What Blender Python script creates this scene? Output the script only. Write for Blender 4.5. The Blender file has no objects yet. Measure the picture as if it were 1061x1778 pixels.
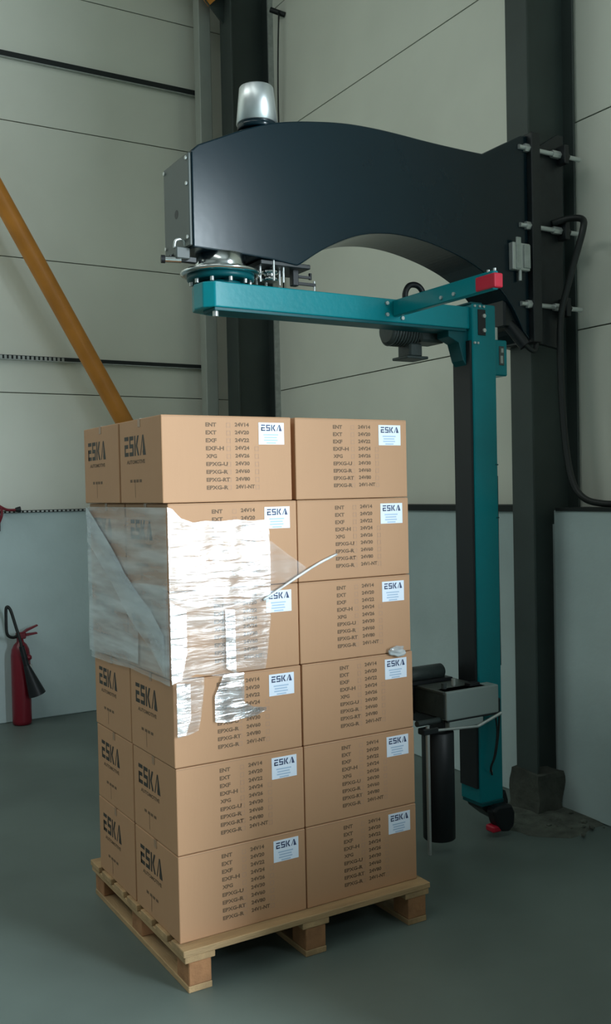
import bpy, bmesh, math, random
from mathutils import Vector, Matrix, noise
random.seed(7)
S = bpy.context.scene
COL = S.collection
PI = math.pi

# ------------------------------------------------------------------ camera
def make_camera():
    yaw, pitch, roll = 0.53676, -0.02234, -0.020867
    f = Vector((math.sin(yaw)*math.cos(pitch), math.cos(yaw)*math.cos(pitch), math.sin(pitch)))
    r = Vector((math.cos(yaw), -math.sin(yaw), 0)); u = r.cross(f)
    c, s = math.cos(roll), math.sin(roll)
    r2 = c*r + s*u; u2 = -s*r + c*u
    cam = bpy.data.cameras.new('camera'); co = bpy.data.objects.new('camera', cam); COL.objects.link(co)
    cam.sensor_fit = 'VERTICAL'; cam.sensor_height = 36; cam.lens = 1670.3*36/1778
    cam.clip_start = 0.05; cam.clip_end = 100
    m = Matrix((r2, u2, -f)).transposed().to_4x4(); m.translation = Vector((-1.2317, -2.9571, 1.65))
    co.matrix_world = m
    S.camera = co
make_camera()

# ------------------------------------------------------------------ light and exposure
w = bpy.data.worlds.new('world'); S.world = w; w.use_nodes = True
w.node_tree.nodes['Background'].inputs[0].default_value = (0.75, 0.88, 1.0, 1)
w.node_tree.nodes['Background'].inputs[1].default_value = 0.3
def area(name, loc, rot, sx, sy, power, col):
    l = bpy.data.lights.new(name, 'AREA'); l.shape = 'RECTANGLE'; l.size = sx; l.size_y = sy
    l.energy = power; l.color = col
    o = bpy.data.objects.new(name, l); COL.objects.link(o); o.location = loc; o.rotation_euler = rot
    return o
# daylight through the big loading door in the right wall, behind the camera
area('daylight_door', (2.88, -5.85, 2.33), (0, PI/2, 0), 4.5, 4.3, 2200, (0.80, 0.93, 1.0))
# added fill lamps below the closed roof, which has no openings
area('roof_fill_lamp', (-2.6, -3.2, 7.35), (0, 0, 0), 1.6, 4.5, 55, (0.95, 1.0, 0.96))
area('roof_fill_lamp', (-4.6, 1.2, 7.35), (0, 0, 0), 1.6, 4.5, 125, (0.95, 1.0, 0.96))
S.view_settings.view_transform = 'Standard'; S.view_settings.look = 'None'
S.view_settings.gamma = 1; S.view_settings.use_curve_mapping = False
S.view_settings.exposure = 0.0
S.cycles.use_denoising = True
S.cycles.max_bounces = 10; S.cycles.diffuse_bounces = 5; S.cycles.transparent_max_bounces = 16
S.cycles.sample_clamp_indirect = 4
S.cycles.caustics_reflective = False; S.cycles.caustics_refractive = False

# ------------------------------------------------------------------ materials
def mat(name, col, rough=0.6, metal=0.0, spec=0.5, var=0.0, vscale=4.0, bump=0.0, bscale=40.0, stretch=None, coat=0.0, rvar=0.0):
    m = bpy.data.materials.new(name); m.use_nodes = True
    nt = m.node_tree; b = nt.nodes['Principled BSDF']
    b.inputs['Base Color'].default_value = (*col, 1); b.inputs['Roughness'].default_value = rough
    b.inputs['Metallic'].default_value = metal; b.inputs['Specular IOR Level'].default_value = spec
    b.inputs['Coat Weight'].default_value = coat; b.inputs['Coat Roughness'].default_value = 0.15
    tc = nt.nodes.new('ShaderNodeTexCoord'); mp = nt.nodes.new('ShaderNodeMapping')
    nt.links.new(tc.outputs['Object'], mp.inputs['Vector'])
    if stretch: mp.inputs['Scale'].default_value = stretch
    if var:
        n = nt.nodes.new('ShaderNodeTexNoise'); n.inputs['Scale'].default_value = vscale; n.inputs['Detail'].default_value = 6
        nt.links.new(mp.outputs[0], n.inputs['Vector'])
        r = nt.nodes.new('ShaderNodeValToRGB')
        r.color_ramp.elements[0].position = 0.3; r.color_ramp.elements[1].position = 0.7
        r.color_ramp.elements[0].color = (*[c*(1-var) for c in col], 1)
        r.color_ramp.elements[1].color = (*[min(1, c*(1+var)) for c in col], 1)
        nt.links.new(n.outputs['Fac'], r.inputs[0]); nt.links.new(r.outputs[0], b.inputs['Base Color'])
        if rvar:
            mr = nt.nodes.new('ShaderNodeMapRange'); mr.inputs['To Min'].default_value = rough-rvar; mr.inputs['To Max'].default_value = rough+rvar
            nt.links.new(n.outputs['Fac'], mr.inputs[0]); nt.links.new(mr.outputs[0], b.inputs['Roughness'])
    if bump:
        n2 = nt.nodes.new('ShaderNodeTexNoise'); n2.inputs['Scale'].default_value = bscale; n2.inputs['Detail'].default_value = 4
        nt.links.new(mp.outputs[0], n2.inputs['Vector'])
        bp = nt.nodes.new('ShaderNodeBump'); bp.inputs['Strength'].default_value = bump; bp.inputs['Distance'].default_value = 0.01
        nt.links.new(n2.outputs['Fac'], bp.inputs['Height']); nt.links.new(bp.outputs[0], b.inputs['Normal'])
    return m

M = {}
M['panel'] = mat('sandwich_panel', (0.85, 0.865, 0.765), 0.42, var=0.05, vscale=1.3, bump=0.03, bscale=3)
M['concrete'] = mat('painted_concrete', (0.55, 0.67, 0.68), 0.6, var=0.08, vscale=2.0, bump=0.15, bscale=25)
M['floor'] = mat('floor_concrete', (0.125, 0.160, 0.147), 0.5, var=0.28, vscale=0.9, bump=0.06, bscale=14, rvar=0.12)
M['hall'] = mat('hall_wall', (0.20, 0.21, 0.19), 0.7)
M['ceiling'] = mat('roof_sheet', (0.22, 0.23, 0.21), 0.7)
M['column'] = mat('column_paint', (0.045, 0.060, 0.056), 0.5, var=0.15, vscale=3)
M['footing'] = mat('rough_footing', (0.07, 0.075, 0.062), 0.9, var=0.35, vscale=9, bump=0.6, bscale=30)
M['mortar'] = mat('mortar_patch', (0.105, 0.115, 0.095), 0.9, var=0.4, vscale=14, bump=0.8, bscale=40)
M['joint'] = mat('joint_dark', (0.02, 0.026, 0.026), 0.8)
M['seam'] = mat('seam_dark', (0.30, 0.31, 0.27), 0.7)
M['galv'] = mat('galvanised', (0.45, 0.48, 0.46), 0.5, metal=0.3, var=0.15, vscale=30)
M['post_grey'] = mat('grey_post', (0.40, 0.43, 0.39), 0.5, var=0.05, vscale=5)
M['card'] = mat('cardboard', (0.49, 0.272, 0.150), 0.62, spec=0.3, var=0.06, vscale=2.5, bump=0.04, bscale=60, stretch=(1, 1, 0.25))
M['card_edge'] = mat('cardboard_edge', (0.36, 0.22, 0.13), 0.8)
M['ink'] = mat('print_black', (0.035, 0.028, 0.02), 0.6)
M['ink_brown'] = mat('print_brown', (0.15, 0.085, 0.045), 0.7)
M['ink_faint'] = mat('print_faint', (0.40, 0.24, 0.16), 0.7)
M['sticker'] = mat('sticker_white', (0.78, 0.84, 0.95), 0.45)
M['ink_navy'] = mat('print_navy', (0.04, 0.06, 0.14), 0.6)
M['ink_sky'] = mat('print_sky', (0.42, 0.55, 0.72), 0.6)
M['tape'] = mat('packing_tape', (0.36, 0.215, 0.13), 0.3)
M['wood'] = mat('pallet_wood', (0.42, 0.27, 0.135), 0.75, var=0.25, vscale=3.0, bump=0.3, bscale=30, stretch=(1, 6, 6))
M['wood_y'] = mat('pallet_wood_long', (0.42, 0.27, 0.135), 0.75, var=0.25, vscale=3.0, bump=0.3, bscale=30, stretch=(6, 1, 6))
M['block'] = mat('pallet_block', (0.36, 0.17, 0.075), 0.85, var=0.25, vscale=12, bump=0.4, bscale=60)
M['navy'] = mat('dark_blue_paint', (0.003, 0.015, 0.023), 0.20, spec=0.42, var=0.08, vscale=2, bump=0.02, bscale=30)
M['cap_grey'] = mat('grey_paint', (0.075, 0.09, 0.085), 0.4, var=0.08, vscale=3)
M['teal'] = mat('teal_paint', (0.0, 0.235, 0.275), 0.36, spec=0.2, var=0.06, vscale=4, bump=0.10, bscale=45, coat=0.35)
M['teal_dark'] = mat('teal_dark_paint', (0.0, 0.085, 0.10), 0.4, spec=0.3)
M['black'] = mat('black_plastic', (0.008, 0.010, 0.013), 0.45)
M['blackmetal'] = mat('black_metal', (0.012, 0.016, 0.018), 0.4, var=0.2, vscale=20)
M['motor'] = mat('motor_grey', (0.045, 0.06, 0.058), 0.5, var=0.2, vscale=15, bump=0.3, bscale=30)
M['chrome'] = mat('bright_steel', (0.72, 0.74, 0.74), 0.17, metal=1.0)
M['alu'] = mat('aluminium', (0.70, 0.74, 0.75), 0.36, metal=0.85, var=0.06, vscale=4)
M['steel'] = mat('zinc_steel', (0.62, 0.65, 0.64), 0.33, metal=0.6)
M['carriage'] = mat('light_grey_paint', (0.30, 0.36, 0.35), 0.5, var=0.04, vscale=5)
M['red'] = mat('red_plastic', (0.58, 0.012, 0.04), 0.4)
M['ext_red'] = mat('extinguisher_red', (0.19, 0.008, 0.02), 0.35)
M['orange'] = mat('orange_paint', (0.62, 0.235, 0.03), 0.45, var=0.12, vscale=5)
M['rubber'] = mat('rubber_black', (0.010, 0.013, 0.013), 0.5)

def film_material(name, milk, gloss, scale=(4, 4, 26), rough=0.22, bump=0.45):
    m = bpy.data.materials.new(name); m.use_nodes = True; nt = m.node_tree; N = nt.nodes; L = nt.links
    N.clear(); out = N.new('ShaderNodeOutputMaterial')
    tc = N.new('ShaderNodeTexCoord'); mp = N.new('ShaderNodeMapping'); mp.inputs['Scale'].default_value = scale
    L.new(tc.outputs['Object'], mp.inputs[0])
    n = N.new('ShaderNodeTexNoise'); n.inputs['Scale'].default_value = 1.6; n.inputs['Detail'].default_value = 5; n.inputs['Distortion'].default_value = 0.6
    L.new(mp.outputs[0], n.inputs['Vector'])
    bp = N.new('ShaderNodeBump'); bp.inputs['Strength'].default_value = bump; bp.inputs['Distance'].default_value = 0.01
    L.new(n.outputs['Fac'], bp.inputs['Height'])
    tr = N.new('ShaderNodeBsdfTransparent'); tr.inputs[0].default_value = (0.97, 0.98, 1, 1)
    df = N.new('ShaderNodeBsdfDiffuse'); df.inputs[0].default_value = (0.80, 0.86, 0.88, 1); L.new(bp.outputs[0], df.inputs['Normal'])
    gl = N.new('ShaderNodeBsdfGlossy'); gl.inputs['Roughness'].default_value = rough; L.new(bp.outputs[0], gl.inputs['Normal'])
    n2 = N.new('ShaderNodeTexNoise'); n2.inputs['Scale'].default_value = 0.9; n2.inputs['Detail'].default_value = 3
    L.new(mp.outputs[0], n2.inputs['Vector'])
    mr = N.new('ShaderNodeMapRange'); mr.inputs['From Min'].default_value = 0.35; mr.inputs['From Max'].default_value = 0.65
    mr.inputs['To Min'].default_value = milk*0.4; mr.inputs['To Max'].default_value = milk*1.6
    L.new(n2.outputs['Fac'], mr.inputs[0])
    a = N.new('ShaderNodeMixShader'); L.new(mr.outputs[0], a.inputs[0]); L.new(tr.outputs[0], a.inputs[1]); L.new(df.outputs[0], a.inputs[2])
    b = N.new('ShaderNodeMixShader'); b.inputs[0].default_value = gloss
    L.new(a.outputs[0], b.inputs[1]); L.new(gl.outputs[0], b.inputs[2]); L.new(b.outputs[0], out.inputs[0])
    return m
M['film'] = film_material('stretch_film_glossy', 0.15, 0.12, bump=0.6)
M['film_thin'] = film_material('stretch_film_thin', 0.13, 0.045, bump=0.6)
M['film_bright'] = film_material('stretch_film_thick', 0.2, 0.40, rough=0.2)
M['film_faint'] = film_material('stretch_film_faint', 0.09, 0.012, bump=0.3)
M['film_milky'] = film_material('stretch_film_layered', 0.36, 0.03, scale=(2, 2, 16), bump=0.25)
M['film_fold'] = film_material('stretch_film_folded', 0.38, 0.03, scale=(2, 2, 10), bump=0.2)
M['film_dense'] = film_material('stretch_film_dense', 0.75, 0.12)

# ------------------------------------------------------------------ mesh helpers
class MB:
    def __init__(s): s.bm = bmesh.new(); s.mats = []
    def mi(s, m):
        if m not in s.mats: s.mats.append(m)
        return s.mats.index(m)
    def _set(s, faces, m, smooth=False):
        i = s.mi(m)
        for f in faces: f.material_index = i; f.smooth = smooth
    def box(s, a, b, m, bev=0.0, seg=1):
        a, b = [min(a[i], b[i]) for i in range(3)], [max(a[i], b[i]) for i in range(3)]
        t = bmesh.new(); bmesh.ops.create_cube(t, size=1)
        for v in t.verts: v.co = Vector([(a[i]+b[i])/2 + v.co[i]*(b[i]-a[i]) for i in range(3)])
        if bev: bmesh.ops.bevel(t, geom=t.edges[:], offset=bev, segments=seg, affect='EDGES', profile=0.5)
        s.merge(t, m); return s
    def merge(s, t, m, smooth=False, mtx=None):
        i = s.mi(m); vm = {}
        for v in t.verts: vm[v] = s.bm.verts.new(mtx @ v.co if mtx else v.co)
        for f in t.faces:
            try: nf = s.bm.faces.new([vm[v] for v in f.verts])
            except ValueError: continue
            nf.material_index = i; nf.smooth = smooth
        t.free(); return s
    def cyl(s, p, q, r, m, r2=None, n=24, smooth=True, bev=0.0):
        p, q = Vector(p), Vector(q); d = q-p; r2 = r if r2 is None else r2
        rot = d.to_track_quat('Z', 'Y').to_matrix()
        prof = [(r, 0), (r2, d.length)]
        if bev: prof = [(r-bev, 0), (r, bev), (r2, d.length-bev), (r2-bev, d.length)]
        rings = []
        for rr, z in prof:
            rings.append([s.bm.verts.new(p + rot @ Vector((rr*math.cos(2*PI*k/n), rr*math.sin(2*PI*k/n), z))) for k in range(n)])
        i = s.mi(m)
        for a, b in zip(rings, rings[1:]):
            for k in range(n):
                f = s.bm.faces.new((a[k], a[(k+1) % n], b[(k+1) % n], b[k])); f.material_index = i; f.smooth = smooth
        for ring, rev in ((rings[0], True), (rings[-1], False)):
            vs = [s.bm.verts.new(v.co) for v in ring]
            f = s.bm.faces.new(vs[::-1] if rev else vs); f.material_index = i
        return s
    def hexa(s, p, q, r, m): return s.cyl(p, q, r, m, n=6, smooth=False)
    def lathe(s, c, prof, m, n=32, smooth=True):
        c = Vector(c); i = s.mi(m)
        rings = [[s.bm.verts.new(c + Vector((r*math.cos(2*PI*k/n), r*math.sin(2*PI*k/n), z))) for k in range(n)] for r, z in prof]
        for a, b in zip(rings, rings[1:]):
            for k in range(n):
                f = s.bm.faces.new((a[k], a[(k+1) % n], b[(k+1) % n], b[k])); f.material_index = i; f.smooth = smooth
        f = s.bm.faces.new(rings[0][::-1]); f.material_index = i
        f = s.bm.faces.new(rings[-1]); f.material_index = i
        return s
    def tube(s, pts, r, m, n=12, sub=6):
        P = [Vector(p) for p in pts]
        if sub > 1 and len(P) > 2:
            Q = []
            for k in range(len(P)-1):
                a = P[max(k-1, 0)]; b = P[k]; c = P[k+1]; d = P[min(k+2, len(P)-1)]
                for j in range(sub):
                    t = j/sub
                    Q.append(0.5*((2*b)+(c-a)*t+(2*a-5*b+4*c-d)*t*t+(3*b-a-3*c+d)*t**3))
            Q.append(P[-1]); P = Q
        i = s.mi(m); rings = []; up = None
        for k, p in enumerate(P):
            d = (P[min(k+1, len(P)-1)]-P[max(k-1, 0)]).normalized()
            if up is None: up = d.orthogonal().normalized()
            up = (up - d*up.dot(d)).normalized(); v = d.cross(up)
            rings.append([s.bm.verts.new(p + r*(math.cos(2*PI*j/n)*up+math.sin(2*PI*j/n)*v)) for j in range(n)])
        for a, b in zip(rings, rings[1:]):
            for j in range(n):
                f = s.bm.faces.new((a[j], a[(j+1) % n], b[(j+1) % n], b[j])); f.material_index = i; f.smooth = True
        for ring, rev in ((rings[0], 1), (rings[-1], 0)):
            f = s.bm.faces.new(ring[::-1] if rev else ring); f.material_index = i
        return s
    def prism(s, poly, axis, lo, hi, m, bev=0.0):
        """polygon in the two other axes, extruded along axis"""
        o = [k for k in range(3) if k != axis]; t = bmesh.new()
        def P(p, h):
            v = [0, 0, 0]; v[o[0]], v[o[1]] = p; v[axis] = h; return v
        A = [t.verts.new(P(p, lo)) for p in poly]; B = [t.verts.new(P(p, hi)) for p in poly]
        t.faces.new(A); t.faces.new(B[::-1]); n = len(poly)
        for k in range(n): t.faces.new((A[k], B[k], B[(k+1) % n], A[(k+1) % n]))
        bmesh.ops.recalc_face_normals(t, faces=t.faces)
        if bev:
            es = [e for e in t.edges if len(e.link_faces) == 2 and e.calc_face_angle(0) > 0.6]
            bmesh.ops.bevel(t, geom=es, offset=bev, segments=2, affect='EDGES', profile=0.5)
        return s.merge(t, m)
    def poly(s, pts, m):
        f = s.bm.faces.new([s.bm.verts.new(p) for p in pts]); f.material_index = s.mi(m); return s
    def build(s, name, parent=None, recalc=False):
        if recalc: bmesh.ops.recalc_face_normals(s.bm, faces=s.bm.faces)
        me = bpy.data.meshes.new(name); s.bm.to_mesh(me); s.bm.free()
        for m in s.mats: me.materials.append(m)
        o = bpy.data.objects.new(name, me); COL.objects.link(o)
        if parent: o.parent = parent
        return o
def tag(o, label=None, cat=None, group=None, kind=None):
    if label: o['label'] = label
    if cat: o['category'] = cat
    if group: o['group'] = group
    if kind: o['kind'] = kind
    return o
def thing(name, label, cat, loc=(0, 0, 0), group=None):
    o = bpy.data.objects.new(name, None); COL.objects.link(o); o.location = loc; o.empty_display_size = 0.1
    return tag(o, label, cat, group)
def part(mb, name, parent, label=None):
    """world-coordinate mesh parented to a thing (or part) keeping its place"""
    off = Vector(parent.location) if parent.type == 'EMPTY' else Vector((0, 0, 0))
    p = parent
    while p.parent: p = p.parent
    off = Vector(p.location)
    for v in mb.bm.verts: v.co -= off
    o = mb.build(name, parent)
    if label: o['label'] = label
    return o
def structure(mb, name): return tag(mb.build(name), kind='structure')

# ------------------------------------------------------------------ setting
structure(MB().box((-12, -12, -0.2), (2.75, 4.5, 0), M['floor']), 'floor')
structure(MB().box((-12, -12, 7.5), (2.75, 4.5, 7.6), M['ceiling']), 'ceiling')

def panels(name, axis, plane, lo, hi, zs, opening=None):
    """sandwich panel wall: rows of panels 2 mm proud, with thin joints between"""
    mb = MB(); rows = [1.5]+zs+[7.5]
    for z0, z1 in zip(rows, rows[1:]):
        spans = [(lo, hi)]
        if opening and z0 < opening[2]:
            spans = [(lo, opening[0]), (opening[1], hi)]
        for a, b in spans:
            A = [0, 0, z0+0.003]; B = [0, 0, z1-0.003]
            A[1-axis], B[1-axis] = a, b; A[axis], B[axis] = plane, plane+0.1
            mb.box(A, B, M['panel'], bev=0.002)
            A[2], B[2] = z0-0.004, z1+0.004; A[axis] = plane+0.006; B[axis] = plane+0.09
            mb.box(A, B, M['seam'])
    return structure(mb, name)
panels('wall_back', 1, 4.30, -12, 2.65, [2.422, 3.427, 4.43, 5.45, 6.45])
DOOR = (-8.0, -3.68, 4.6)
panels('wall_right', 0, 2.55, -12, 4.30, [2.45, 3.514, 4.46, 5.45, 6.45], (DOOR[0], DOOR[1], 4.6))
structure(MB().box((-12, 4.17, 0), (2.55, 4.31, 1.535), M['concrete'], bev=0.006), 'wall_back_lower')
mb = MB()
mb.box((2.35, -3.68, 0), (2.56, 0.60, 1.525), M['concrete'], bev=0.006)
mb.box((2.35, 0.72, 0), (2.56, 4.17, 1.525), M['concrete'], bev=0.006)
mb.box((2.40, 0.60, 0), (2.56, 0.72, 1.45), M['concrete'])
mb.box((2.35, -12, 0), (2.56, -8.0, 1.525), M['concrete'], bev=0.006)
structure(mb, 'wall_right_lower')
# added unseen low wall that blocks door light from the lower right boxes
structure(MB().box((0.81, -1.56, 0), (2.35, -1.44, 1.10), M['hall'], bev=0.006), 'added_shade_wall')
structure(MB().box((-12.1, -12, 0), (-12, 4.4, 7.5), M['hall']), 'wall_left')
structure(MB().box((-12, -12.1, 0), (2.7, -12, 7.5), M['hall']), 'wall_front')
# rails, edge strips
mb = MB().box((-12, 4.275, 2.668), (2.18, 4.30, 2.698), M['joint']).box((-12, 4.268, 2.662), (2.18, 4.30, 2.668), M['galv'])
for k in range(60):
    x = -1.0+k*0.033; mb.box((x, 4.272, 2.670), (x+0.018, 4.276, 2.694), M['galv'])
structure(mb, 'trim_1')
structure(MB().box((-12, 4.275, 4.885), (2.18, 4.30, 4.93), M['joint']).box((-12, 4.268, 4.88), (2.18, 4.30, 4.886), M['galv']), 'trim_2')
mb = MB().box((-12, 4.158, 1.530), (2.20, 4.30, 1.546), M['joint'])
for k in range(70):
    x = -1.0+k*0.032; mb.box((x, 4.155, 1.533), (x+0.017, 4.159, 1.5435), M['galv'])
structure(mb, 'trim_3')
mb = MB().box((2.335, 0.74, 1.515), (2.55, 3.79, 1.548), M['joint']).box((2.343, -3.6, 1.520), (2.55, 0.58, 1.536), M['joint'])
structure(mb, 'trim_4')
structure(MB().box((2.505, 3.745, 1.55), (2.55, 3.76, 7.4), M['galv']), 'trim_5')
# unseen loading door frame, jambs made deep to block grazing daylight
mb = MB().box((2.36, -3.69, 0), (2.94, -3.61, 4.72), M['column']).box((2.36, -8.08, 0), (2.94, -8.0, 4.72), M['column']).box((2.36, -8.08, 4.62), (2.94, -3.61, 4.74), M['column'])
mb.box((2.75, -8.0, -0.1), (2.94, -3.69, 0.0), M['floor'])
structure(mb, 'door_1')

def hcolumn(x0, x1, yc, b, label, hi=7.45):
    t = thing('steel_column', label, 'column', ((x0+x1)/2, yc, 0))
    tf = 0.014
    mb = MB().box((x0, yc-b/2, 0), (x0+tf, yc+b/2, hi), M['column'], bev=0.002)
    mb.box((x1-tf, yc-b/2, 0), (x1, yc+b/2, hi), M['column'], bev=0.002)
    mb.box((x0+tf, yc-0.005, 0), (x1-tf, yc+0.005, hi), M['column'])
    part(mb, 'shaft', t)
    return t
hcolumn(2.20, 2.53, 0.660, 0.15, 'dark grey steel column the blue bracket is bolted to')
c2 = hcolumn(2.19, 2.53, 3.870, 0.19, 'dark grey steel column standing in the far corner behind the boxes')
t = thing('square_post', 'light grey square post running up beside the dark corner column', 'post', (2.07, 4.09, 0))
part(MB().box((2.040, 4.04, 0), (2.145, 4.14, 7.45), M['post_grey'], bev=0.006), 'shaft', t)
for z in (1.9, 4.3): part(MB().box((2.030, 4.03, z), (2.155, 4.165, z+0.03), M['column'], bev=0.002), 'clamp', t)
# thin wire hanging high on the right wall by the corner
mb = MB().tube([(2.50, 3.56, 5.35), (2.49, 3.57, 5.0), (2.50, 3.60, 4.6), (2.52, 3.62, 4.2), (2.53, 3.63, 3.2)], 0.006, M['rubber'], n=6)
mb.cyl((2.46, 3.62, 5.38), (2.55, 3.55, 5.33), 0.02, M['rubber'], n=10)
tag(mb.build('hanging_wire'), 'thin dark wire hanging down the panels right of the corner column', 'wire')

# footing and rubble
rnd = random.Random(3)
mb = MB(); t = bmesh.new(); bmesh.ops.create_cube(t, size=1)
bmesh.ops.subdivide_edges(t, edges=t.edges[:], cuts=5, use_grid_fill=True)
for v in t.verts:
    x, y, z = v.co
    k = 1.0 - 0.05*(z+0.5)
    v.co = Vector((2.255+x*0.175*k, 0.650+y*0.205*k, 0.105+z*0.21))
    n_ = noise.noise_vector(v.co*9)*0.018; v.co += n_
mb.merge(t, M['footing'], smooth=False)
tag(mb.build('column_footing'), 'rough dark concrete footing around the foot of the bracket column', 'footing')
mb = MB(); R_, K = 7, 40
rings = []
for i in range(R_):
    rr = (R_-1-i)/(R_-1)
    ring = []
    for k in range(K):
        a = 2*PI*k/K
        wob = 1+0.22*noise.noise(Vector((math.cos(a)*1.6, math.sin(a)*1.6, 0.3)))+0.08*noise.noise(Vector((math.cos(a)*6, math.sin(a)*6, 1)))
        x = 2.24+0.30*rr*wob*math.cos(a); y = 0.52+0.26*rr*wob*math.sin(a)
        z = 0.0 if rr > 0.99 else 0.018*(1-rr**3)+0.010*noise.noise(Vector((x*12, y*12, 0)))
        ring.append(mb.bm.verts.new((min(x, 2.349), y, max(z, 0.0005))))
    rings.append(ring)
for a, b in zip(rings, rings[1:]):
    for k in range(K):
        try: mb.bm.faces.new((a[k], a[(k+1) % K], b[(k+1) % K], b[k]))
        except ValueError: pass
mb.mi(M['mortar'])
bmesh.ops.remove_doubles(mb.bm, verts=mb.bm.verts, dist=0.0005)
for k in range(26):
    x = 2.06+0.27*rnd.random(); y = 0.22+0.30*rnd.random(); r = 0.005+0.010*rnd.random()**2
    t = bmesh.new(); bmesh.ops.create_icosphere(t, subdivisions=1, radius=r)
    for v in t.verts: v.co = Vector((v.co.x*1.3, v.co.y, v.co.z*0.8)) + noise.noise_vector(v.co*60+Vector((k, 0, 0)))*r*0.4
    for v in t.verts: v.co += Vector((x, y, r*0.6+0.008))
    mb.merge(t, M['mortar'])
tag(mb.build('mortar_rubble'), 'crumbly mortar and rubble on the floor around the column footing', 'rubble', kind='stuff')

# ------------------------------------------------------------------ orange braces
def brace(p, q, r, label):
    p, q = Vector(p), Vector(q); t = thing('orange_brace', label, 'brace', p)
    part(MB().cyl(p, q, r, M['orange'], n=28), 'tube', t)
    d = (p-q).normalized(); s = Vector((0, 1, 0))
    mb = MB()
    n = d.cross(s)
    e = p + d*0.16
    for sg in (-1, 1):
        pts = [p-d*0.05+n*0.07, p-d*0.05-n*0.07, e-n*0.07, e+n*0.07]
    vs = [x+s*0.008 for x in pts]; vt = [x-s*0.008 for x in pts]
    mb.poly(vs, M['column']); mb.poly(vt[::-1], M['column'])
    for k in range(4): mb.poly([vs[k], vt[k], vt[(k+1) % 4], vs[(k+1) % 4]], M['column'])
    part(mb, 'end_plate', t)
    return t
# lower brace: passes behind the stack down to the corner column
d = Vector((0.861, 0, -1.54)).normalized(); A = Vector((0.43, 3.9, 3.735))
brace(A + d*3.45, A - d*2.2, 0.066, 'orange diagonal brace tube sloping down behind the stack of boxes')
B = Vector((2.12, 3.90, 5.49))
brace(B, B + Vector((-1.3, 0, 1.3)), 0.066, 'orange brace end at the top edge, fixed to the corner column')

# ------------------------------------------------------------------ pallet
PZ = 0.1447
pal = thing('wooden_pallet', 'light wooden pallet under the stack of brown boxes', 'pallet', (0.5, 0.4, 0))
X0, X1, Y0, Y1 = -0.005, 1.015, -0.055, 0.90
nb = 7; bw = 0.105; gap = (Y1-Y0-nb*bw)/(nb-1)
for k in range(nb):
    y = Y0+k*(bw+gap)
    part(MB().box((X0, y, PZ-0.022), (X1, y+bw, PZ), M['wood'], bev=0.002), 'deck_board', pal)
for xs in ((X0+0.005, X0+0.115), (0.45, 0.56), (X1-0.115, X1-0.005)):
    part(MB().box((xs[0], Y0+0.002, PZ-0.044), (xs[1], Y1-0.002, PZ-0.022), M['wood_y'], bev=0.002), 'stringer_board', pal)
    part(MB().box((xs[0]+0.012, Y0+0.004, 0.0), (xs[1]-0.012, Y1-0.004, 0.022), M['wood_y'], bev=0.002), 'bottom_board', pal)
    for y in (Y0+0.004, 0.375, Y1-0.104):
        part(MB().box((xs[0]+0.014, y, 0.022), (xs[1]-0.014, y+0.10, PZ-0.044), M['block'], bev=0.003), 'block', pal)

# ------------------------------------------------------------------ cartons
def text_bm(txt, size):
    cu = bpy.data.curves.new('t', 'FONT'); cu.body = txt; cu.size = size; cu.resolution_u = 2; cu.offset = 0.04
    o = bpy.data.objects.new('t', cu); COL.objects.link(o)
    dg = bpy.context.evaluated_depsgraph_get(); me = bpy.data.meshes.new_from_object(o.evaluated_get(dg))
    b = bmesh.new(); b.from_mesh(me); bpy.data.objects.remove(o); bpy.data.curves.remove(cu); bpy.data.meshes.remove(me)
    return b
def put_text(mb, txt, w, h, P, U, V, m):
    """text stretched to w x h with its lower left corner at P, along U and V"""
    b = text_bm(txt, 1.0)
    xs = [v.co.x for v in b.verts]; ys = [v.co.y for v in b.verts]
    x0, x1, y0, y1 = min(xs), max(xs), min(ys), max(ys)
    P, U, V = Vector(P), Vector(U), Vector(V)
    for v in b.verts: v.co = P + U*((v.co.x-x0)/(x1-x0)*w) + V*((v.co.y-y0)/(y1-y0)*h)
    mb.merge(b, m)
# block letters of the E S K A word mark, on a unit-high grid: lists of polygons (x, y)
LOGO = {
 'E': (0.72, [[(0.0, 0.80), (0.72, 0.80), (0.72, 1.0), (0.0, 1.0)], [(0, 0.40), (0.66, 0.40), (0.66, 0.60), (0, 0.60)], [(0, 0), (0.72, 0), (0.72, 0.20), (0, 0.20)], [(0, 0.0), (0.2, 0.0), (0.2, 0.6), (0, 0.6)]]),
 'S': (0.72, [[(0.0, 0.80), (0.72, 0.80), (0.72, 1.0), (0.0, 1.0)], [(0, 0.40), (0.72, 0.40), (0.72, 0.60), (0, 0.60)], [(0, 0), (0.72, 0), (0.72, 0.20), (0, 0.20)], [(0, 0.6), (0.2, 0.6), (0.2, 0.8), (0, 0.8)], [(0.52, 0.2), (0.72, 0.2), (0.72, 0.4), (0.52, 0.4)]]),
 'K': (0.78, [[(0, 0), (0.2, 0), (0.2, 1), (0, 1)], [(0.24, 0.5), (0.52, 1.0), (0.78, 1.0), (0.48, 0.5)], [(0.24, 0.5), (0.48, 0.5), (0.80, 0), (0.54, 0)]]),
 'A': (0.95, [[(0.0, 0), (0.13, 0), (0.50, 0.86), (0.50, 1.0), (0.44, 1.0)], [(0.50, 1.0), (0.62, 1.0), (0.97, 0.0), (0.50, 0.0), (0.44, 0.16), (0.50, 0.30)]]),
}
def logo(mb, P, U, V, w, h, m):
    P, U, V = Vector(P), Vector(U), Vector(V); gapw = 0.16
    tot = sum(LOGO[c][0] for c in 'ESKA')+3*gapw; x = 0
    for c in 'ESKA':
        for pl in LOGO[c][1]:
            mb.poly([P + U*((x+px)/tot*w) + V*(py*h) for px, py in pl], m)
        x += LOGO[c][0]+gapw
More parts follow.
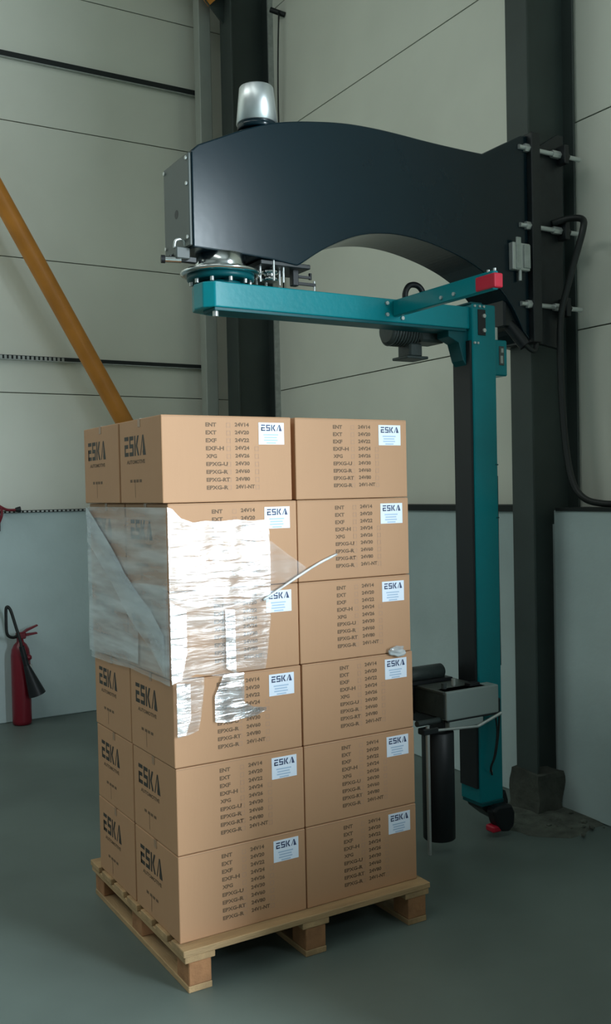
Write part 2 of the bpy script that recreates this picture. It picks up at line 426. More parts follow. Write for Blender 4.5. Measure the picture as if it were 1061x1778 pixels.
ROWS_L = ['ENT', 'EXT', 'EXF', 'EXF-H', 'XPG', 'EPXG-U', 'EPXG-R', 'EPXG-RT', 'EPXG-R']
ROWS_R = ['24V14', '24V20', '24V22', '24V24', '24V26', '24V30', '24V60', '24V80', '24V1-NT']
BW, BD, BH = 0.492, 0.396, 0.2925
def carton_body():
    mb = MB()
    mb.box((0, 0, 0), (BW, BD, BH), M['card'], bev=0.0035, seg=2)
    # flap edges: thin line along the top and the bottom of the long face
    e = 0.0004
    mb.box((0.004, -e, BH-0.005), (BW-0.004, 0, BH-0.0035), M['card_edge'])
    U, V = (1, 0, 0), (0, 0, 1)
    for k in range(9):
        z = 0.2610-k*0.02665
        wl = 0.0135*len(ROWS_L[k])
        put_text(mb, ROWS_L[k], min(wl, 0.088), 0.0138, (0.160, -e, z-0.006), U, V, M['ink_brown'])
        put_text(mb, ROWS_R[k], 0.055 if k < 8 else 0.073, 0.0138, (0.270, -e, z-0.0045), U, V, M['ink_brown'])
        for x in (0.238, 0.346):
            if x > 0.3 and k < 3: continue
            s = 0.015; y = -e
            for a, b in (((x, z-0.0075), (x+s, z-0.006)), ((x, z+0.006), (x+s, z+0.0075)), ((x, z-0.0075), (x+0.0015, z+0.0075)), ((x+s-0.0015, z-0.0075), (x+s, z+0.0075))):
                mb.poly([(a[0], y, a[1]), (b[0], y, a[1]), (b[0], y, b[1]), (a[0], y, b[1])], M['ink_faint'])
    # word mark on the end face (faces -X; text runs towards -Y)
    U = (0, -1, 0)
    logo(mb, (-e, 0.345, 0.166), U, V, 0.205, 0.070, M['ink'])
    put_text(mb, 'AUTOMOTIVE', 0.175, 0.014, (-e, 0.325, 0.138), U, V, M['ink_brown'])
    for a in (0.295, 0.262, 0.235, 0.205):
        mb.poly([(-e, a, 0.073), (-e, a-0.022, 0.073), (-e, a-0.022, 0.083), (-e, a, 0.083)], M['ink_brown'])
    mb.poly([(-e, 0.249, 0.02), (-e, 0.246, 0.02), (-e, 0.246, 0.073), (-e, 0.249, 0.073)], M['ink_brown'])
    return mb
def sticker():
    mb = MB(); x0, x1, z0, z1 = 0.362, 0.463, 0.196, 0.272
    mb.box((x0, -0.0012, z0), (x1, 0.0, z1), M['sticker'])
    y = -0.0016; U, V = (1, 0, 0), (0, 0, 1)
    logo(mb, (x0+0.010, y, z1-0.029), U, V, 0.082, 0.022, M['ink_navy'])
    for k, (a, b) in enumerate(((0.018, 0.078), (0.022, 0.072), (0.020, 0.075), (0.030, 0.068))):
        z = z1-0.040-k*0.0095
        mb.poly([(x0+a, y, z-0.0045), (x0+b, y, z-0.0045), (x0+b, y, z), (x0+a, y, z)], M['ink_sky'])
    return mb
def tape():
    mb = MB(); xm = BD/2; h = 0.012
    mb.prism([(-0.0012, BH-0.028), (0.0, BH-0.028), (0.0, BH), (BW-0.001, BH), (BW-0.001, BH+0.0006), (-0.0012, BH+0.0006)], 1, xm-h, xm+h, M['tape'])
    return mb
proto = thing('cardboard_carton', 'x', 'box', (0, 0, 0))
pb = carton_body().build('carton_body', proto); ps = sticker().build('shipping_sticker', proto, ); pt = tape().build('packing_tape', proto)
ps['label'] = 'white sticker with blue lettering'
LAY = ['bottom', 'second lowest', 'third from the floor', 'fourth from the floor', 'second from the top', 'topmost']
VIS = {
 'front left': ['bottom box of the near corner column, resting on the pallet', 'second box up from the pallet in the near corner column', 'third box up in the near corner column, ragged film edge over it',
        'fourth box up in the near corner column, under shiny film', 'second from the top in the near corner column, under glaring film', 'top box of the near corner column, clear of the film'],
 'front right': ['bottom box of the right-hand column, resting on the pallet', 'second box up from the pallet in the right-hand column', 'third box up in the right-hand column, below the film knot',
        'fourth box up in the right-hand column, film knot at its lower corner', 'second box from the top of the right-hand column, crossed by the film strand', 'top box of the right-hand column beside the post'],
 'rear left': ['bottom box of the far left column, above the pallet edge', 'second box up in the far left column, logo end showing', 'third box up in the far left column, just below the milky film',
        'fourth box up in the far left column, behind the milky film', 'second box from the top of the far left column, film fold across it', 'top box of the far left column in front of the orange brace'],
}
rj = random.Random(11)
shift = {5: (-0.016, -0.004), 4: (0.0, -0.002), 3: (-0.001, -0.002), 2: (0.003, 0.004), 1: (0.006, 0.005), 0: (0.006, 0.006)}
first = True
for lay in range(6):
    for cname, x, y in (('front left', 0.0, 0.0), ('front right', 0.4965, 0.0), ('rear left', 0.0, 0.401), ('rear right', 0.4965, 0.401)):
        if first: r = proto; first = False
        else:
            r = proto.copy(); COL.objects.link(r)
            for ch in (pb, ps, pt):
                c = ch.copy(); COL.objects.link(c); c.parent = r
        dx = shift[lay][0 if 'left' in cname else 1]; dy = 0.0
        if cname.startswith('rear'): dy = 0.002 + 0.004*rj.random(); dx += 0.004*(rj.random()-0.5)
        r.location = (x+dx, y+dy+0.0006*lay, PZ+0.0004+lay*(BH+0.0020)); r.rotation_euler = (0, 0, (rj.random()-0.5)*0.0024)
        r['category'] = 'box'; r['group'] = 'brown cartons stacked on the pallet'
        if cname in VIS: r['label'] = 'brown carton, ' + VIS[cname][lay]
        else: r['label'] = 'brown carton hidden at the rear right of the stack, %s there' % LAY[lay]

# ------------------------------------------------------------------ stretch film
def interp(cv, x):
    if x <= cv[0][0]: return cv[0][1]
    for (a, b), (c, d_) in zip(cv, cv[1:]):
        if x <= c: return b+(d_-b)*(x-a)/(c-a)
    return cv[-1][1]
def sheet(u0, u1, top, bot, off, nu, nv, fn, m, amp=0.003):
    """grid between two curves; fn(u, z, out) -> point"""
    mb = MB(); G = []
    for i in range(nu+1):
        u = u0+(u1-u0)*i/nu; zt = interp(top, u); zb = interp(bot, u); row = []
        for j in range(nv+1):
            z = zb+(zt-zb)*j/nv
            o = off + amp*(noise.noise(Vector((u*4, z*10, off*50)))+0.5*noise.noise(Vector((u*9, z*34, 3))) + 0.9*noise.noise(Vector((u*17, z*3.0, 9)))) + amp*1.4
            row.append(mb.bm.verts.new(fn(u, z, max(o, 0.0022))))
        G.append(row)
    i_ = mb.mi(m)
    for i in range(nu):
        for j in range(nv):
            f = mb.bm.faces.new((G[i][j], G[i+1][j], G[i+1][j+1], G[i][j+1])); f.smooth = True; f.material_index = i_
    return mb
film = thing('stretch_film', 'clear shiny stretch film wrapped round the middle boxes of the stack', 'plastic film', (0, 0, 0.85))
front = lambda u, z, o: (u, -o, z)
left = lambda u, z, o: (-o, u, z)
top_c = [(-0.006, 1.604), (0.012, 1.598), (0.041, 1.566), (0.085, 1.550), (0.13, 1.556), (0.185, 1.552), (0.25, 1.556), (0.30, 1.549), (0.367, 1.552), (0.374, 1.50)]
mid_c = [(-0.006, 1.30), (0.08, 1.27), (0.2, 1.26), (0.3, 1.27), (0.374, 1.29)]
bot_c = [(-0.006, 1.03), (0.05, 1.03), (0.086, 1.043), (0.15, 1.03), (0.215, 1.018), (0.248, 1.034), (0.35, 1.033), (0.36, 1.10), (0.374, 1.2)]
part(sheet(-0.006, 0.374, top_c, mid_c, 0.005, 90, 90, front, M['film'], 0.0030), 'front_sheet', film, 'glaring white upper sheet')
part(sheet(-0.006, 0.374, [(a, b+0.012) for a, b in mid_c], bot_c, 0.003, 90, 90, front, M['film_thin'], 0.0030), 'lower_front_sheet', film)
part(sheet(-0.005, 0.052, [(-0.005, 1.29), (0.052, 1.262)], [(-0.005, 1.018), (0.03, 1.03), (0.052, 1.12)], 0.010, 16, 50, front, M['film_bright'], 0.0015), 'corner_fold', film)
part(sheet(0.195, 0.232, [(0.195, 1.25), (0.232, 1.25)], [(0.195, 1.05), (0.232, 1.03)], 0.010, 10, 40, front, M['film_bright'], 0.0025), 'vertical_fold', film)
# loose ragged tails below
part(sheet(0.012, 0.112, [(0.012, 1.03), (0.07, 1.035), (0.112, 1.03)], [(0.012, 0.838), (0.05, 0.842), (0.09, 0.852), (0.10, 0.90), (0.112, 0.99)], 0.005, 24, 50, front, M['film_thin'], 0.003), 'loose_tail', film)
part(sheet(0.010, 0.060, [(0.010, 1.02), (0.06, 1.015)], [(0.010, 0.842), (0.04, 0.845), (0.060, 0.90)], 0.011, 12, 40, front, M['film_bright'], 0.002), 'loose_tail', film)
part(sheet(0.150, 0.262, [(0.15, 0.96), (0.185, 1.03), (0.262, 1.03)], [(0.15, 0.872), (0.20, 0.864), (0.262, 0.872)], 0.006, 24, 40, front, M['film_bright'], 0.003), 'loose_tail', film)
part(sheet(0.255, 0.348, [(0.255, 0.93), (0.30, 0.905), (0.348, 0.898)], [(0.255, 0.870), (0.31, 0.874), (0.348, 0.888)], 0.006, 20, 16, front, M['film_bright'], 0.002), 'loose_tail', film)
# thin continuation towards the twisted strand
part(sheet(0.368, 0.52, [(0.368, 1.485), (0.45, 1.426), (0.52, 1.378)], [(0.368, 1.27), (0.45, 1.33), (0.52, 1.362)], 0.004, 20, 20, front, M['film_faint'], 0.002), 'tapering_sheet', film)
# twisted strand
mb = MB(); pts = [(0.345, 1.272), (0.42, 1.312), (0.50, 1.352), (0.58, 1.388), (0.655, 1.416)]
P3 = [(x, -0.007-0.004*math.sin(i*1.3), z) for i, (x, z) in enumerate(pts)]
mb.tube(P3, 0.0045, M['film_dense'], n=10)
part(mb, 'twisted_strand', film, 'white twisted strand of film')
# left side sheets
part(sheet(-0.004, 0.803, [(0, 1.603), (0.803, 1.603)], [(0, 1.012), (0.37, 1.018), (0.6, 1.005), (0.803, 1.002)], 0.004, 90, 110, left, M['film_milky'], 0.003), 'side_sheet', film)
diag = [(0.0, 1.17), (0.033, 1.185), (0.13, 1.25), (0.262, 1.305), (0.373, 1.360), (0.519, 1.455), (0.79, 1.60)]
part(sheet(0.262, 0.803, [(a, b) for a, b in diag[3:]], [(0, 1.06), (0.803, 1.03)], 0.011, 50, 70, left, M['film_milky'], 0.003), 'folded_sheet', film)
for wdt, o in ((0.035, 0.0165), (0.075, 0.0155), (0.14, 0.0145)):
    part(sheet(0.02, 0.803, diag, [(a, b-wdt) for a, b in diag], o, 60, 8, left, M['film_fold'], 0.0008), 'diagonal_fold', film, 'whiter folded band of film')
part(sheet(-0.004, 0.33, [(0, 1.345), (0.30, 1.335), (0.33, 1.33)], [(0, 1.04), (0.13, 1.12), (0.26, 1.25), (0.33, 1.31)], 0.013, 30, 40, left, M['film_milky'], 0.002), 'overlap_sheet', film)
# small crumpled knot at the right-hand boxes
mb = MB(); t = bmesh.new(); bmesh.ops.create_icosphere(t, subdivisions=3, radius=0.02)
for v in t.verts:
    k = 1+0.7*noise.noise(v.co*70); v.co = Vector((v.co.x*1.9*k+0.918, v.co.y*0.45*k-0.0115, v.co.z*0.9*k+1.036))
mb.merge(t, M['film_dense'], smooth=True)
part(mb, 'film_knot', film, 'crumpled white knot of film')

# ------------------------------------------------------------------ pallet wrapping machine
mach = thing('pallet_wrapping_machine', 'rotary arm wrapping machine, dark blue bracket with teal swinging arm and post', 'wrapping machine', (2.15, 0.66, 2.36))
TOP = [(0.355, 2.995), (0.388, 3.025), (0.477, 3.066), (0.581, 3.114), (0.688, 3.156), (0.77, 3.179), (0.854, 3.197), (0.939, 3.211), (1.026, 3.223), (1.114, 3.231), (1.205, 3.234), (1.297, 3.234), (1.392, 3.231), (1.489, 3.227), (1.588, 3.224), (1.724, 3.222), (1.857, 3.222), (1.981, 3.287), (2.104, 3.348), (2.142, 3.355)]
BOT = [(0.355, 2.618), (0.577, 2.612), (0.721, 2.605), (0.833, 2.593), (0.865, 2.612), (0.930, 2.655), (0.984, 2.686), (1.073, 2.728), (1.148, 2.755), (1.225, 2.772), (1.318, 2.782), (1.414, 2.781), (1.511, 2.770), (1.611, 2.750), (1.713, 2.722), (1.817, 2.682), (1.923, 2.62), (2.03, 2.515), (2.10, 2.40), (2.142, 2.36)]
def smooth_curve(P, lo, hi, sub=5):
    out = list(P[:lo])
    for k in range(lo, hi):
        a, b, c, d = P[max(k-1, lo)], P[k], P[k+1], P[min(k+2, hi)]
        for j in range(sub):
            t = j/sub
            out.append(tuple(0.5*((2*b[i])+(c[i]-a[i])*t+(2*a[i]-5*b[i]+4*c[i]-d[i])*t*t+(3*b[i]-a[i]-3*c[i]+d[i])*t**3) for i in (0, 1)))
    return out + list(P[hi:])
TOP = smooth_curve(TOP, 2, 16); BOT = smooth_curve(BOT, 3, 18)
mb = MB().prism(TOP[::-1]+BOT, 1, 0.53, 0.79, M['navy'], bev=0.006)
arm = part(mb, 'bracket_arm', mach, 'dark blue hollow arched bracket')
mb = MB().box((0.343, 0.535, 2.625), (0.3555, 0.785, 2.988), M['cap_grey'], bev=0.003)
endp = part(mb, 'end_cover', mach, 'grey end cover')
mb = MB().cyl((0.3425, 0.66, 2.775), (0.3437, 0.66, 2.775), 0.018, M['black'], n=16); part(mb, 'cable_hole', endp)
for y, z in ((0.55, 2.97), (0.55, 2.87), (0.55, 2.66), (0.77, 2.97), (0.77, 2.66)):
    part(MB().hexa((0.337, y, z), (0.3435, y, z), 0.008, M['steel']), 'screw', endp)
# motor cover on top
mb = MB().lathe((0.70, 0.62, 3.155), [(0.083, 0), (0.083, 0.027)], M['navy'], n=32)
part(mb, 'motor_collar', mach)
mb = MB().lathe((0.70, 0.62, 3.182), [(0.080, 0), (0.087, 0.002), (0.072, 0.150), (0.069, 0.154), (0.058, 0.156)], M['alu'], n=28)
part(mb, 'motor_cover', mach, 'bare aluminium motor cover')
# mounting plates and threaded rods
mb = MB().box((2.142, 0.50, 2.35), (2.20, 0.82, 3.365), M['blackmetal'], bev=0.004); plate = part(mb, 'mounting_plate', mach)
mb = MB().prism([(2.17, 2.36), (2.385, 2.33), (2.40, 3.40), (2.36, 3.40), (2.20, 3.30)], 1, 0.545, 0.575, M['blackmetal'], bev=0.003)
part(mb, 'side_plate', mach, 'black side plate against the column')
mb = MB().prism([(2.17, 2.36), (2.385, 2.33), (2.40, 3.40), (2.36, 3.40), (2.20, 3.30)], 1, 0.745, 0.775, M['blackmetal'], bev=0.003)
part(mb, 'side_plate', mach)
for z, zz in ((3.315, 3.29), (2.93, 2.915), (2.535, 2.535)):
    part(MB().box((2.355, 0.49, zz-0.045), (2.385, 0.83, zz+0.045), M['blackmetal'], bev=0.003), 'clamp_bar', mach)
    for y in (0.525, 0.795):
        part(MB().cyl((2.08, y, zz), (2.492, y, zz), 0.0115, M['steel'], n=14), 'threaded_rod', mach, 'bright threaded rod')
        part(MB().hexa((2.115, y, zz), (2.142, y, zz), 0.021, M['steel']), 'nut', mach)
        part(MB().hexa((2.30, y, zz), (2.352, y, zz), 0.019, M['steel']), 'nut', mach)
        part(MB().hexa((2.385, y, zz), (2.41, y, zz), 0.019, M['blackmetal']), 'nut', mach)
# small grey switch box on the bracket
mb = MB().box((2.010, 0.500, 2.690), (2.122, 0.530, 2.820), M['steel'], bev=0.003)
mb.box((2.030, 0.494, 2.695), (2.060, 0.503, 2.845), M['galv'], bev=0.002).box((2.078, 0.490, 2.70), (2.116, 0.503, 2.812), M['galv'], bev=0.002)
sb = part(mb, 'junction_box', mach, 'light grey terminal box')
part(MB().cyl((2.065, 0.512, 2.64), (2.065, 0.512, 2.69), 0.009, M['steel'], n=10), 'cable_gland', sb)
# lower black lump of fixings under the bracket end
mb = MB().box((2.0, 0.555, 2.42), (2.16, 0.76, 2.56), M['blackmetal'], bev=0.01).cyl((2.05, 0.58, 2.44), (2.10, 0.52, 2.33), 0.03, M['black'], n=16)
mb.tube([(2.08, 0.53, 2.36), (2.13, 0.51, 2.31), (2.17, 0.52, 2.33), (2.19, 0.53, 2.45)], 0.012, M['rubber'])
part(mb, 'cable_loop', mach)
# slewing hub
PX, PY = 0.515, 0.62
mb = MB().lathe((PX, PY, 2.580), [(0.108, -0.028), (0.104, 0.0), (0.104, 0.037)], M['chrome'], n=48); hub = part(mb, 'slewing_hub', mach, 'polished steel hub')
mb = MB().lathe((PX, PY, 2.533), [(0.148, 0), (0.162, 0.004), (0.166, 0.010), (0.164, 0.016), (0.150, 0.020)], M['chrome'], n=64); ring = part(mb, 'slip_ring', mach, 'polished steel ring')
mb = MB().lathe((PX, PY, 2.510), [(0.128, 0), (0.138, 0.006), (0.138, 0.0235)], M['teal_dark'], n=48); part(mb, 'slewing_flange', mach)
mb = MB().lathe((PX, PY, 2.507), [(0.070, 0), (0.070, 0.006)], M['blackmetal'], n=32); part(mb, 'hub_neck', mach)
for k in range(10):
    a = 2*PI*k/10+0.2; x, y = PX+0.120*math.cos(a), PY+0.120*math.sin(a)
    part(MB().cyl((x, y, 2.494), (x, y, 2.512), 0.0085, M['steel'], n=8), 'ring_bolt', mach)
# belt pulley beside the hub
mb = MB().lathe((0.735, 0.60, 2.530), [(0.036, 0), (0.036, 0.016), (0.024, 0.018), (0.024, 0.030), (0.036, 0.032), (0.036, 0.048), (0.020, 0.052), (0.020, 0.075)], M['chrome'], n=28)
part(mb, 'drive_pulley', mach, 'polished pulley')
for k in range(6):
    a = 2*PI*k/6+0.3; x, y = 0.735+0.058*math.cos(a), 0.60+0.058*math.sin(a)
    part(MB().cyl((x, y, 2.522), (x, y, 2.612), 0.0055, M['steel'], n=8), 'pulley_stud', mach)
part(MB().box((0.66, 0.54, 2.585), (0.90, 0.72, 2.604), M['blackmetal'], bev=0.003), 'pulley_plate', mach)
# contact switch arms either side of the hub
mb = MB().box((0.285, 0.60, 2.574), (0.40, 0.625, 2.596), M['blackmetal'], bev=0.002).box((0.30, 0.57, 2.578), (0.36, 0.60, 2.625), M['cap_grey'], bev=0.004)
sw = part(mb, 'switch_arm', mach)
part(MB().cyl((0.262, 0.60, 2.575), (0.325, 0.585, 2.575), 0.0125, M['chrome'], n=16), 'sensor_tip', sw)
part(MB().cyl((0.248, 0.604, 2.575), (0.263, 0.60, 2.575), 0.016, M['black'], n=16), 'sensor_cap', sw)
part(MB().tube([(0.30, 0.59, 2.62), (0.305, 0.585, 2.65), (0.335, 0.585, 2.655), (0.35, 0.59, 2.63)], 0.006, M['steel'], n=8), 'sensor_cable', sw)
mb = MB().box((0.835, 0.58, 2.520), (0.865, 0.61, 2.60), M['black'], bev=0.003).box((0.865, 0.59, 2.528), (0.955, 0.602, 2.540), M['black'])
mb.box((0.86, 0.59, 2.558), (0.93, 0.602, 2.568), M['black']).cyl((0.93, 0.596, 2.555), (0.93, 0.596, 2.582), 0.007, M['black'], n=8).cyl((0.95, 0.596, 2.50), (0.95, 0.596, 2.55), 0.005, M['steel'], n=8)
part(mb, 'limit_switch', mach)
# teal swinging arm (box section) and its rounded pivot end
mb = MB().prism([(0.430, 0.50), (1.735, 0.50), (1.735, 0.62), (0.50, 0.70), (0.405, 0.665), (0.385, 0.60), (0.393, 0.535)], 2, 2.385, 2.487, M['teal'], bev=0.005)
tarm = part(mb, 'swing_arm', mach, 'teal box-section arm')
part(MB().lathe((PX, PY, 2.487), [(0.100, 0), (0.100, 0.012), (0.075, 0.022)], M['teal_dark'], n=32), 'pivot_boss', tarm)
part(MB().cyl((0.445, 0.53, 2.352), (0.445, 0.53, 2.385), 0.012, M['steel'], n=12), 'drain_bolt', tarm)
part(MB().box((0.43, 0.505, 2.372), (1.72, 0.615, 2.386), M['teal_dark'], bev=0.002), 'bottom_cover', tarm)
for x, z in ((1.262, 2.465), (1.262, 2.415), (1.345, 2.405)):
    part(MB().hexa((x, 0.500, z), (x, 0.491, z), 0.009, M['steel']), 'bolt', tarm)
# teal feeler beam pointing towards the front
mb = MB().box((1.295, -0.150, 2.408), (1.325, 0.499, 2.480), M['teal'], bev=0.004); beam = part(mb, 'feeler_beam', mach, 'teal beam across the arm')
mb = MB().box((1.288, -0.168, 2.412), (1.332, -0.055, 2.468), M['red'], bev=0.006, seg=2); bump_ = part(mb, 'bumper', beam, 'red bumper block')
for y, z in ((-0.156, 2.486), (-0.12, 2.486)): part(MB().cyl((1.30, y, z-0.01), (1.30, y, z), 0.006, M['steel'], n=8), 'screw', beam)
for y in (0.16, 0.08): part(MB().hexa((1.295, y, 2.43), (1.288, y, 2.43), 0.008, M['steel']), 'bolt', beam)
# geared motor under and behind the arm
MX, MY = 1.56, 0.74
mb = MB().cyl((1.40, 0.70, 2.385), (1.56, 0.70, 2.385), 0.066, M['motor'], n=28, bev=0.012)
for k in range(9): mb.cyl((1.415+k*0.016, 0.70, 2.385), (1.420+k*0.016, 0.70, 2.385), 0.071, M['motor'], n=28)
mb.box((1.55, 0.63, 2.335), (1.70, 0.77, 2.45), M['motor'], bev=0.012)
mb.box((1.50, 0.65, 2.265), (1.575, 0.75, 2.33), M['motor'], bev=0.008).box((1.475, 0.64, 2.255), (1.60, 0.76, 2.268), M['motor'], bev=0.003)
mot = part(mb, 'gear_motor', mach, 'dark grey finned gear motor')
mb = MB().tube([(1.505, 0.68, 2.50), (1.500, 0.68, 2.56), (1.525, 0.68, 2.600), (1.570, 0.68, 2.605), (1.600, 0.68, 2.58), (1.605, 0.68, 2.53)], 0.014, M['black'], n=12)
part(mb, 'lifting_loop', mot)
# bracket joining arm and post
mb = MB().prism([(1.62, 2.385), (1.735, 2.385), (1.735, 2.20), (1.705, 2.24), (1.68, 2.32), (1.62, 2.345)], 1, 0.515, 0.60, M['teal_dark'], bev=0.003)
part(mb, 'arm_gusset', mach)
# hanging post
mb = MB().box((1.734, 0.48, 0.165), (1.876, 0.62, 2.500), M['teal'], bev=0.005); post = part(mb, 'post', mach, 'tall teal hanging post')
part(MB().box((1.722, 0.488, 0.235), (1.7345, 0.612, 2.33), M['black'], bev=0.002), 'belt_channel', post, 'black channel on the post side')
mb = MB().box((1.765, 0.4765, 2.355), (1.812, 0.481, 2.475), M['black'], bev=0.002); slot = part(mb, 'slot_cover', post)
for z in (2.378, 2.445): part(MB().hexa((1.798, 0.4765, z), (1.798, 0.468, z), 0.010, M['steel']), 'bolt', slot)
for x, z in ((1.762, 2.318), (1.742, 2.318), (1.745, 2.488), (1.775, 2.488), (1.80, 2.488)): part(MB().hexa((x, 0.480, z), (x, 0.472, z), 0.006, M['steel']), 'screw', post)
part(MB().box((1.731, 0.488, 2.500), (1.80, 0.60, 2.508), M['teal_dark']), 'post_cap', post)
for z in (1.75, 1.5): part(MB().box((1.86, 0.4785, z), (1.877, 0.4802, z+0.006), M['teal_dark']), 'slot_mark', post)
# electric box on the right of the post
mb = MB().box((1.877, 0.50, 2.175), (1.965, 0.58, 2.345), M['teal'], bev=0.006); eb = part(mb, 'control_box', mach, 'small teal control box')
mb = MB().box((1.910, 0.4965, 2.225), (1.942, 0.5005, 2.315), M['cap_grey'], bev=0.002); mb.box((1.918, 0.4955, 2.235), (1.932, 0.497, 2.27), M['galv']).box((1.922, 0.4955, 2.285), (1.936, 0.497, 2.305), M['galv'])
part(mb, 'nameplate', eb)
part(MB().cyl((1.905, 0.53, 2.345), (1.905, 0.53, 2.405), 0.021, M['steel'], n=18), 'connector', eb, 'silver connector')
# cable down the post's right edge
part(MB().tube([(1.885, 0.50, 1.70), (1.884, 0.50, 1.2), (1.886, 0.50, 0.80)], 0.006, M['rubber'], n=8), 'trailing_cable', post)
# foot
mb = MB().box((1.738, 0.475, 0.150), (1.874, 0.615, 0.170), M['teal_dark'], bev=0.003)
mb.prism([(1.74, 0.170), (1.87, 0.170), (1.90, 0.20), (1.915, 0.15), (1.915, 0.05), (1.88, 0.045), (1.83, 0.075), (1.76, 0.13)], 1, 0.49, 0.60, M['blackmetal'], bev=0.004)
foot = part(mb, 'foot_guard', mach, 'dark foot guard at the post bottom')
part(MB().prism([(1.77, 0.135), (1.80, 0.155), (1.885, 0.150), (1.905, 0.11), (1.90, 0.05), (1.87, 0.022), (1.82, 0.03), (1.79, 0.07)], 1, 0.43, 0.49, M['black'], bev=0.012), 'foot_wheel', foot)
part(MB().box((1.77, 0.435, 0.032), (1.832, 0.492, 0.062), M['red'], bev=0.006), 'foot_bumper', foot, 'red bumper strip')
part(MB().cyl((1.80, 0.48, 0.31), (1.80, 0.476, 0.31), 0.008, M['galv'], n=10), 'screw', foot)
# film carriage: wraps the front and the left side of the post
mb = MB().box((1.478, 0.400, 0.606), (1.785, 0.4795, 0.736), M['carriage'], bev=0.006, seg=2); car = part(mb, 'film_carriage', mach, 'light grey front housing')
mb = MB().box((1.474, 0.410, 0.612), (1.720, 0.740, 0.728), M['motor'], bev=0.004); part(mb, 'side_housing', car, 'side housing coloured dark as if shaded')  # dark grey stands in for the shade on this side
mb = MB().box((1.470, 0.412, 0.722), (1.722, 0.742, 0.736), M['cap_grey'], bev=0.003); part(mb, 'top_lid', car)
mb = MB().prism([(1.495, 0.402), (1.690, 0.402), (1.712, 0.43), (1.712, 0.479), (1.485, 0.479)], 2, 0.566, 0.600, M['carriage'], bev=0.004); part(mb, 'lower_housing', car)
part(MB().box((1.484, 0.404, 0.598), (1.78, 0.478, 0.608), M['black']), 'rubber_seal', car)
part(MB().box((1.48, 0.43, 0.560), (1.72, 0.73, 0.612), M['black'], bev=0.004), 'under_tray', car)
mb = MB().cyl((1.33, 0.66, 0.775), (1.66, 0.66, 0.775), 0.036, M['motor'], n=20, bev=0.006).box((1.34, 0.60, 0.736), (1.68, 0.72, 0.752), M['black'], bev=0.003)
mb.cyl((1.52, 0.47, 0.736), (1.52, 0.47, 0.762), 0.012, M['motor'], n=10).cyl((1.60, 0.50, 0.736), (1.60, 0.50, 0.768), 0.010, M['galv'], n=10).box((1.64, 0.43, 0.736), (1.70, 0.47, 0.752), M['black'], bev=0.002)
part(mb, 'stretch_motor', car, 'black motor on the carriage')
part(MB().box((1.20, 0.62, 0.600), (1.474, 0.74, 0.735), M['black'], bev=0.006), 'side_arm', car)
mb = MB().cyl((1.40, 0.398, 0.577), (1.655, 0.398, 0.560), 0.0065, M['steel'], n=10).cyl((1.652, 0.398, 0.560), (1.795, 0.398, 0.602), 0.0075, M['steel'], n=10)
part(mb, 'roll_frame', car, 'thin steel frame rod')
part(MB().cyl((1.368, 0.40, 0.030), (1.368, 0.40, 0.600), 0.0095, M['steel'], n=14), 'guide_rod', car, 'bright vertical guide rod')
part(MB().cyl((1.325, 0.42, 0.612), (1.48, 0.45, 0.604), 0.013, M['motor'], n=14), 'holder_pin', car)
part(MB().box((1.335, 0.385, 0.565), (1.42, 0.43, 0.592), M['blackmetal'], bev=0.004), 'holder_block', car)
mb = MB().tube([(1.77, 0.44, 0.64), (1.805, 0.44, 0.655), (1.822, 0.44, 0.60), (1.815, 0.44, 0.50), (1.795, 0.44, 0.40), (1.775, 0.45, 0.34), (1.79, 0.46, 0.30)], 0.005, M['rubber'], n=8)
mb.tube([(1.78, 0.43, 0.63), (1.798, 0.43, 0.52), (1.785, 0.43, 0.42), (1.775, 0.44, 0.36)], 0.004, M['rubber'], n=8)
mb.box((1.782, 0.42, 0.595), (1.815, 0.47, 0.665), M['black'], bev=0.004)
part(mb, 'carriage_cable', car)
# dark film roll hanging in the carriage
t = thing('film_roll', 'black upright roll of film held under the grey carriage', 'roll', (1.475, 0.465, 0.065))
part(MB().cyl((1.475, 0.465, 0.066), (1.475, 0.465, 0.552), 0.073, M['black'], n=36, bev=0.003), 'wound_film', t)
part(MB().cyl((1.475, 0.465, 0.055), (1.475, 0.465, 0.560), 0.036, M['cap_grey'], n=24), 'roll_core', t)

# supply cable
mb = MB().tube([(2.32, 0.545, 2.955), (2.36, 0.47, 2.965), (2.375, 0.40, 2.945), (2.345, 0.372, 2.88), (2.33, 0.41, 2.75), (2.32, 0.454, 2.617), (2.315, 0.490, 2.50), (2.31, 0.497, 2.342), (2.31, 0.488, 2.05), (2.31, 0.462, 1.80), (2.31, 0.42, 1.65), (2.325, 0.36, 1.58), (2.37, 0.29, 1.557), (2.40, 0.20, 1.555), (2.40, 0.0, 1.555), (2.40, -0.6, 1.555), (2.40, -3.5, 1.555)], 0.0165, M['rubber'], n=14, sub=8)
tag(mb.build('power_cable'), 'thick black cable hanging from the bracket plate onto the low wall', 'cable')

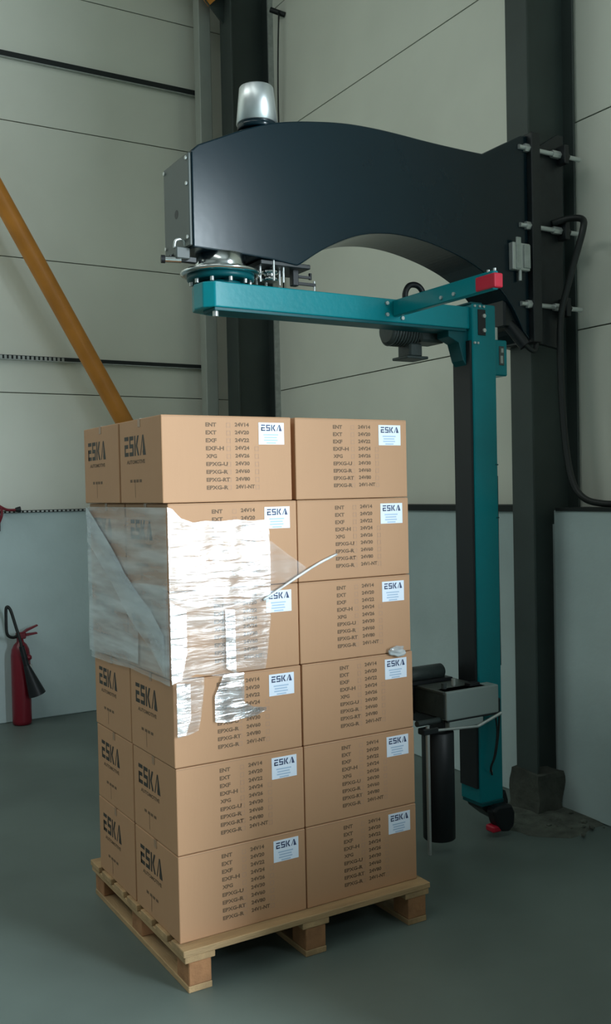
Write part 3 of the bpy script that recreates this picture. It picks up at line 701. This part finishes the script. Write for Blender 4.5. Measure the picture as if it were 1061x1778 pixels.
# ------------------------------------------------------------------ fire extinguisher
ex = thing('fire_extinguisher', 'red fire extinguisher with black horn on the floor by the back wall', 'fire extinguisher', (0.535, 4.06, 0))
EX, EY = 0.525, 4.07
part(MB().lathe((EX, EY, 0), [(0.055, 0), (0.066, 0.008), (0.068, 0.03), (0.068, 0.50), (0.062, 0.545), (0.045, 0.58), (0.026, 0.60), (0.022, 0.625)], M['ext_red'], n=32), 'cylinder', ex)
part(MB().box((EX-0.028, EY-0.02, 0.62), (EX+0.04, EY+0.02, 0.668), M['ext_red'], bev=0.006), 'valve', ex)
mb = MB().prism([(EX+0.01, 0.665), (EX+0.05, 0.69), (EX+0.125, 0.715), (EX+0.13, 0.705), (EX+0.06, 0.675), (EX+0.01, 0.65)], 1, EY-0.014, EY+0.014, M['ext_red'], bev=0.002)
part(mb, 'squeeze_lever', ex)
mb = MB().prism([(EX+0.03, 0.655), (EX+0.12, 0.66), (EX+0.125, 0.647), (EX+0.03, 0.635)], 1, EY-0.014, EY+0.014, M['ext_red'], bev=0.002)
part(mb, 'carry_handle', ex)
part(MB().tube([(EX-0.02, EY-0.01, 0.645), (EX-0.06, EY-0.03, 0.64), (EX-0.10, EY-0.04, 0.67), (EX-0.105, EY-0.04, 0.78), (EX-0.10, EY-0.04, 0.86), (EX-0.075, EY-0.05, 0.84), (EX-0.045, EY-0.07, 0.72), (EX-0.02, EY-0.085, 0.62), (EX-0.01, EY-0.095, 0.55)], 0.011, M['rubber'], n=10), 'hose', ex)
mb = MB().cyl((EX-0.015, EY-0.095, 0.58), (EX+0.015, EY-0.10, 0.44), 0.020, M['black'], n=18).cyl((EX+0.015, EY-0.10, 0.44), (EX+0.085, EY-0.105, 0.225), 0.022, M['black'], r2=0.062, n=22)
part(mb, 'discharge_horn', ex)
part(MB().lathe((EX+0.035, EY-0.075, 0.47), [(0.012, 0), (0.026, 0.012), (0.026, 0.03), (0.012, 0.045)], M['ext_red'], n=18), 'pressure_cap', ex)
part(MB().box((EX+0.018, EY-0.108, 0.405), (EX+0.054, EY-0.095, 0.445), M['galv'], bev=0.002), 'tag', ex, 'small white tag')
# wall hook beside it
t = thing('wall_hook', 'small reddish hook with a black knob on the wall above the extinguisher', 'hook', (0.41, 4.17, 1.48))
part(MB().box((0.36, 4.155, 1.40), (0.43, 4.17, 1.60), M['cap_grey'], bev=0.003), 'back_plate', t)
part(MB().tube([(0.40, 4.15, 1.60), (0.43, 4.12, 1.575), (0.47, 4.11, 1.555), (0.53, 4.10, 1.553)], 0.010, M['ext_red'], n=8), 'rod', t)
part(MB().tube([(0.43, 4.12, 1.575), (0.43, 4.11, 1.52), (0.41, 4.12, 1.46)], 0.010, M['ext_red'], n=8), 'lower_rod', t)
part(MB().cyl((0.525, 4.10, 1.553), (0.56, 4.10, 1.556), 0.016, M['black'], r2=0.023, n=14), 'knob', t)
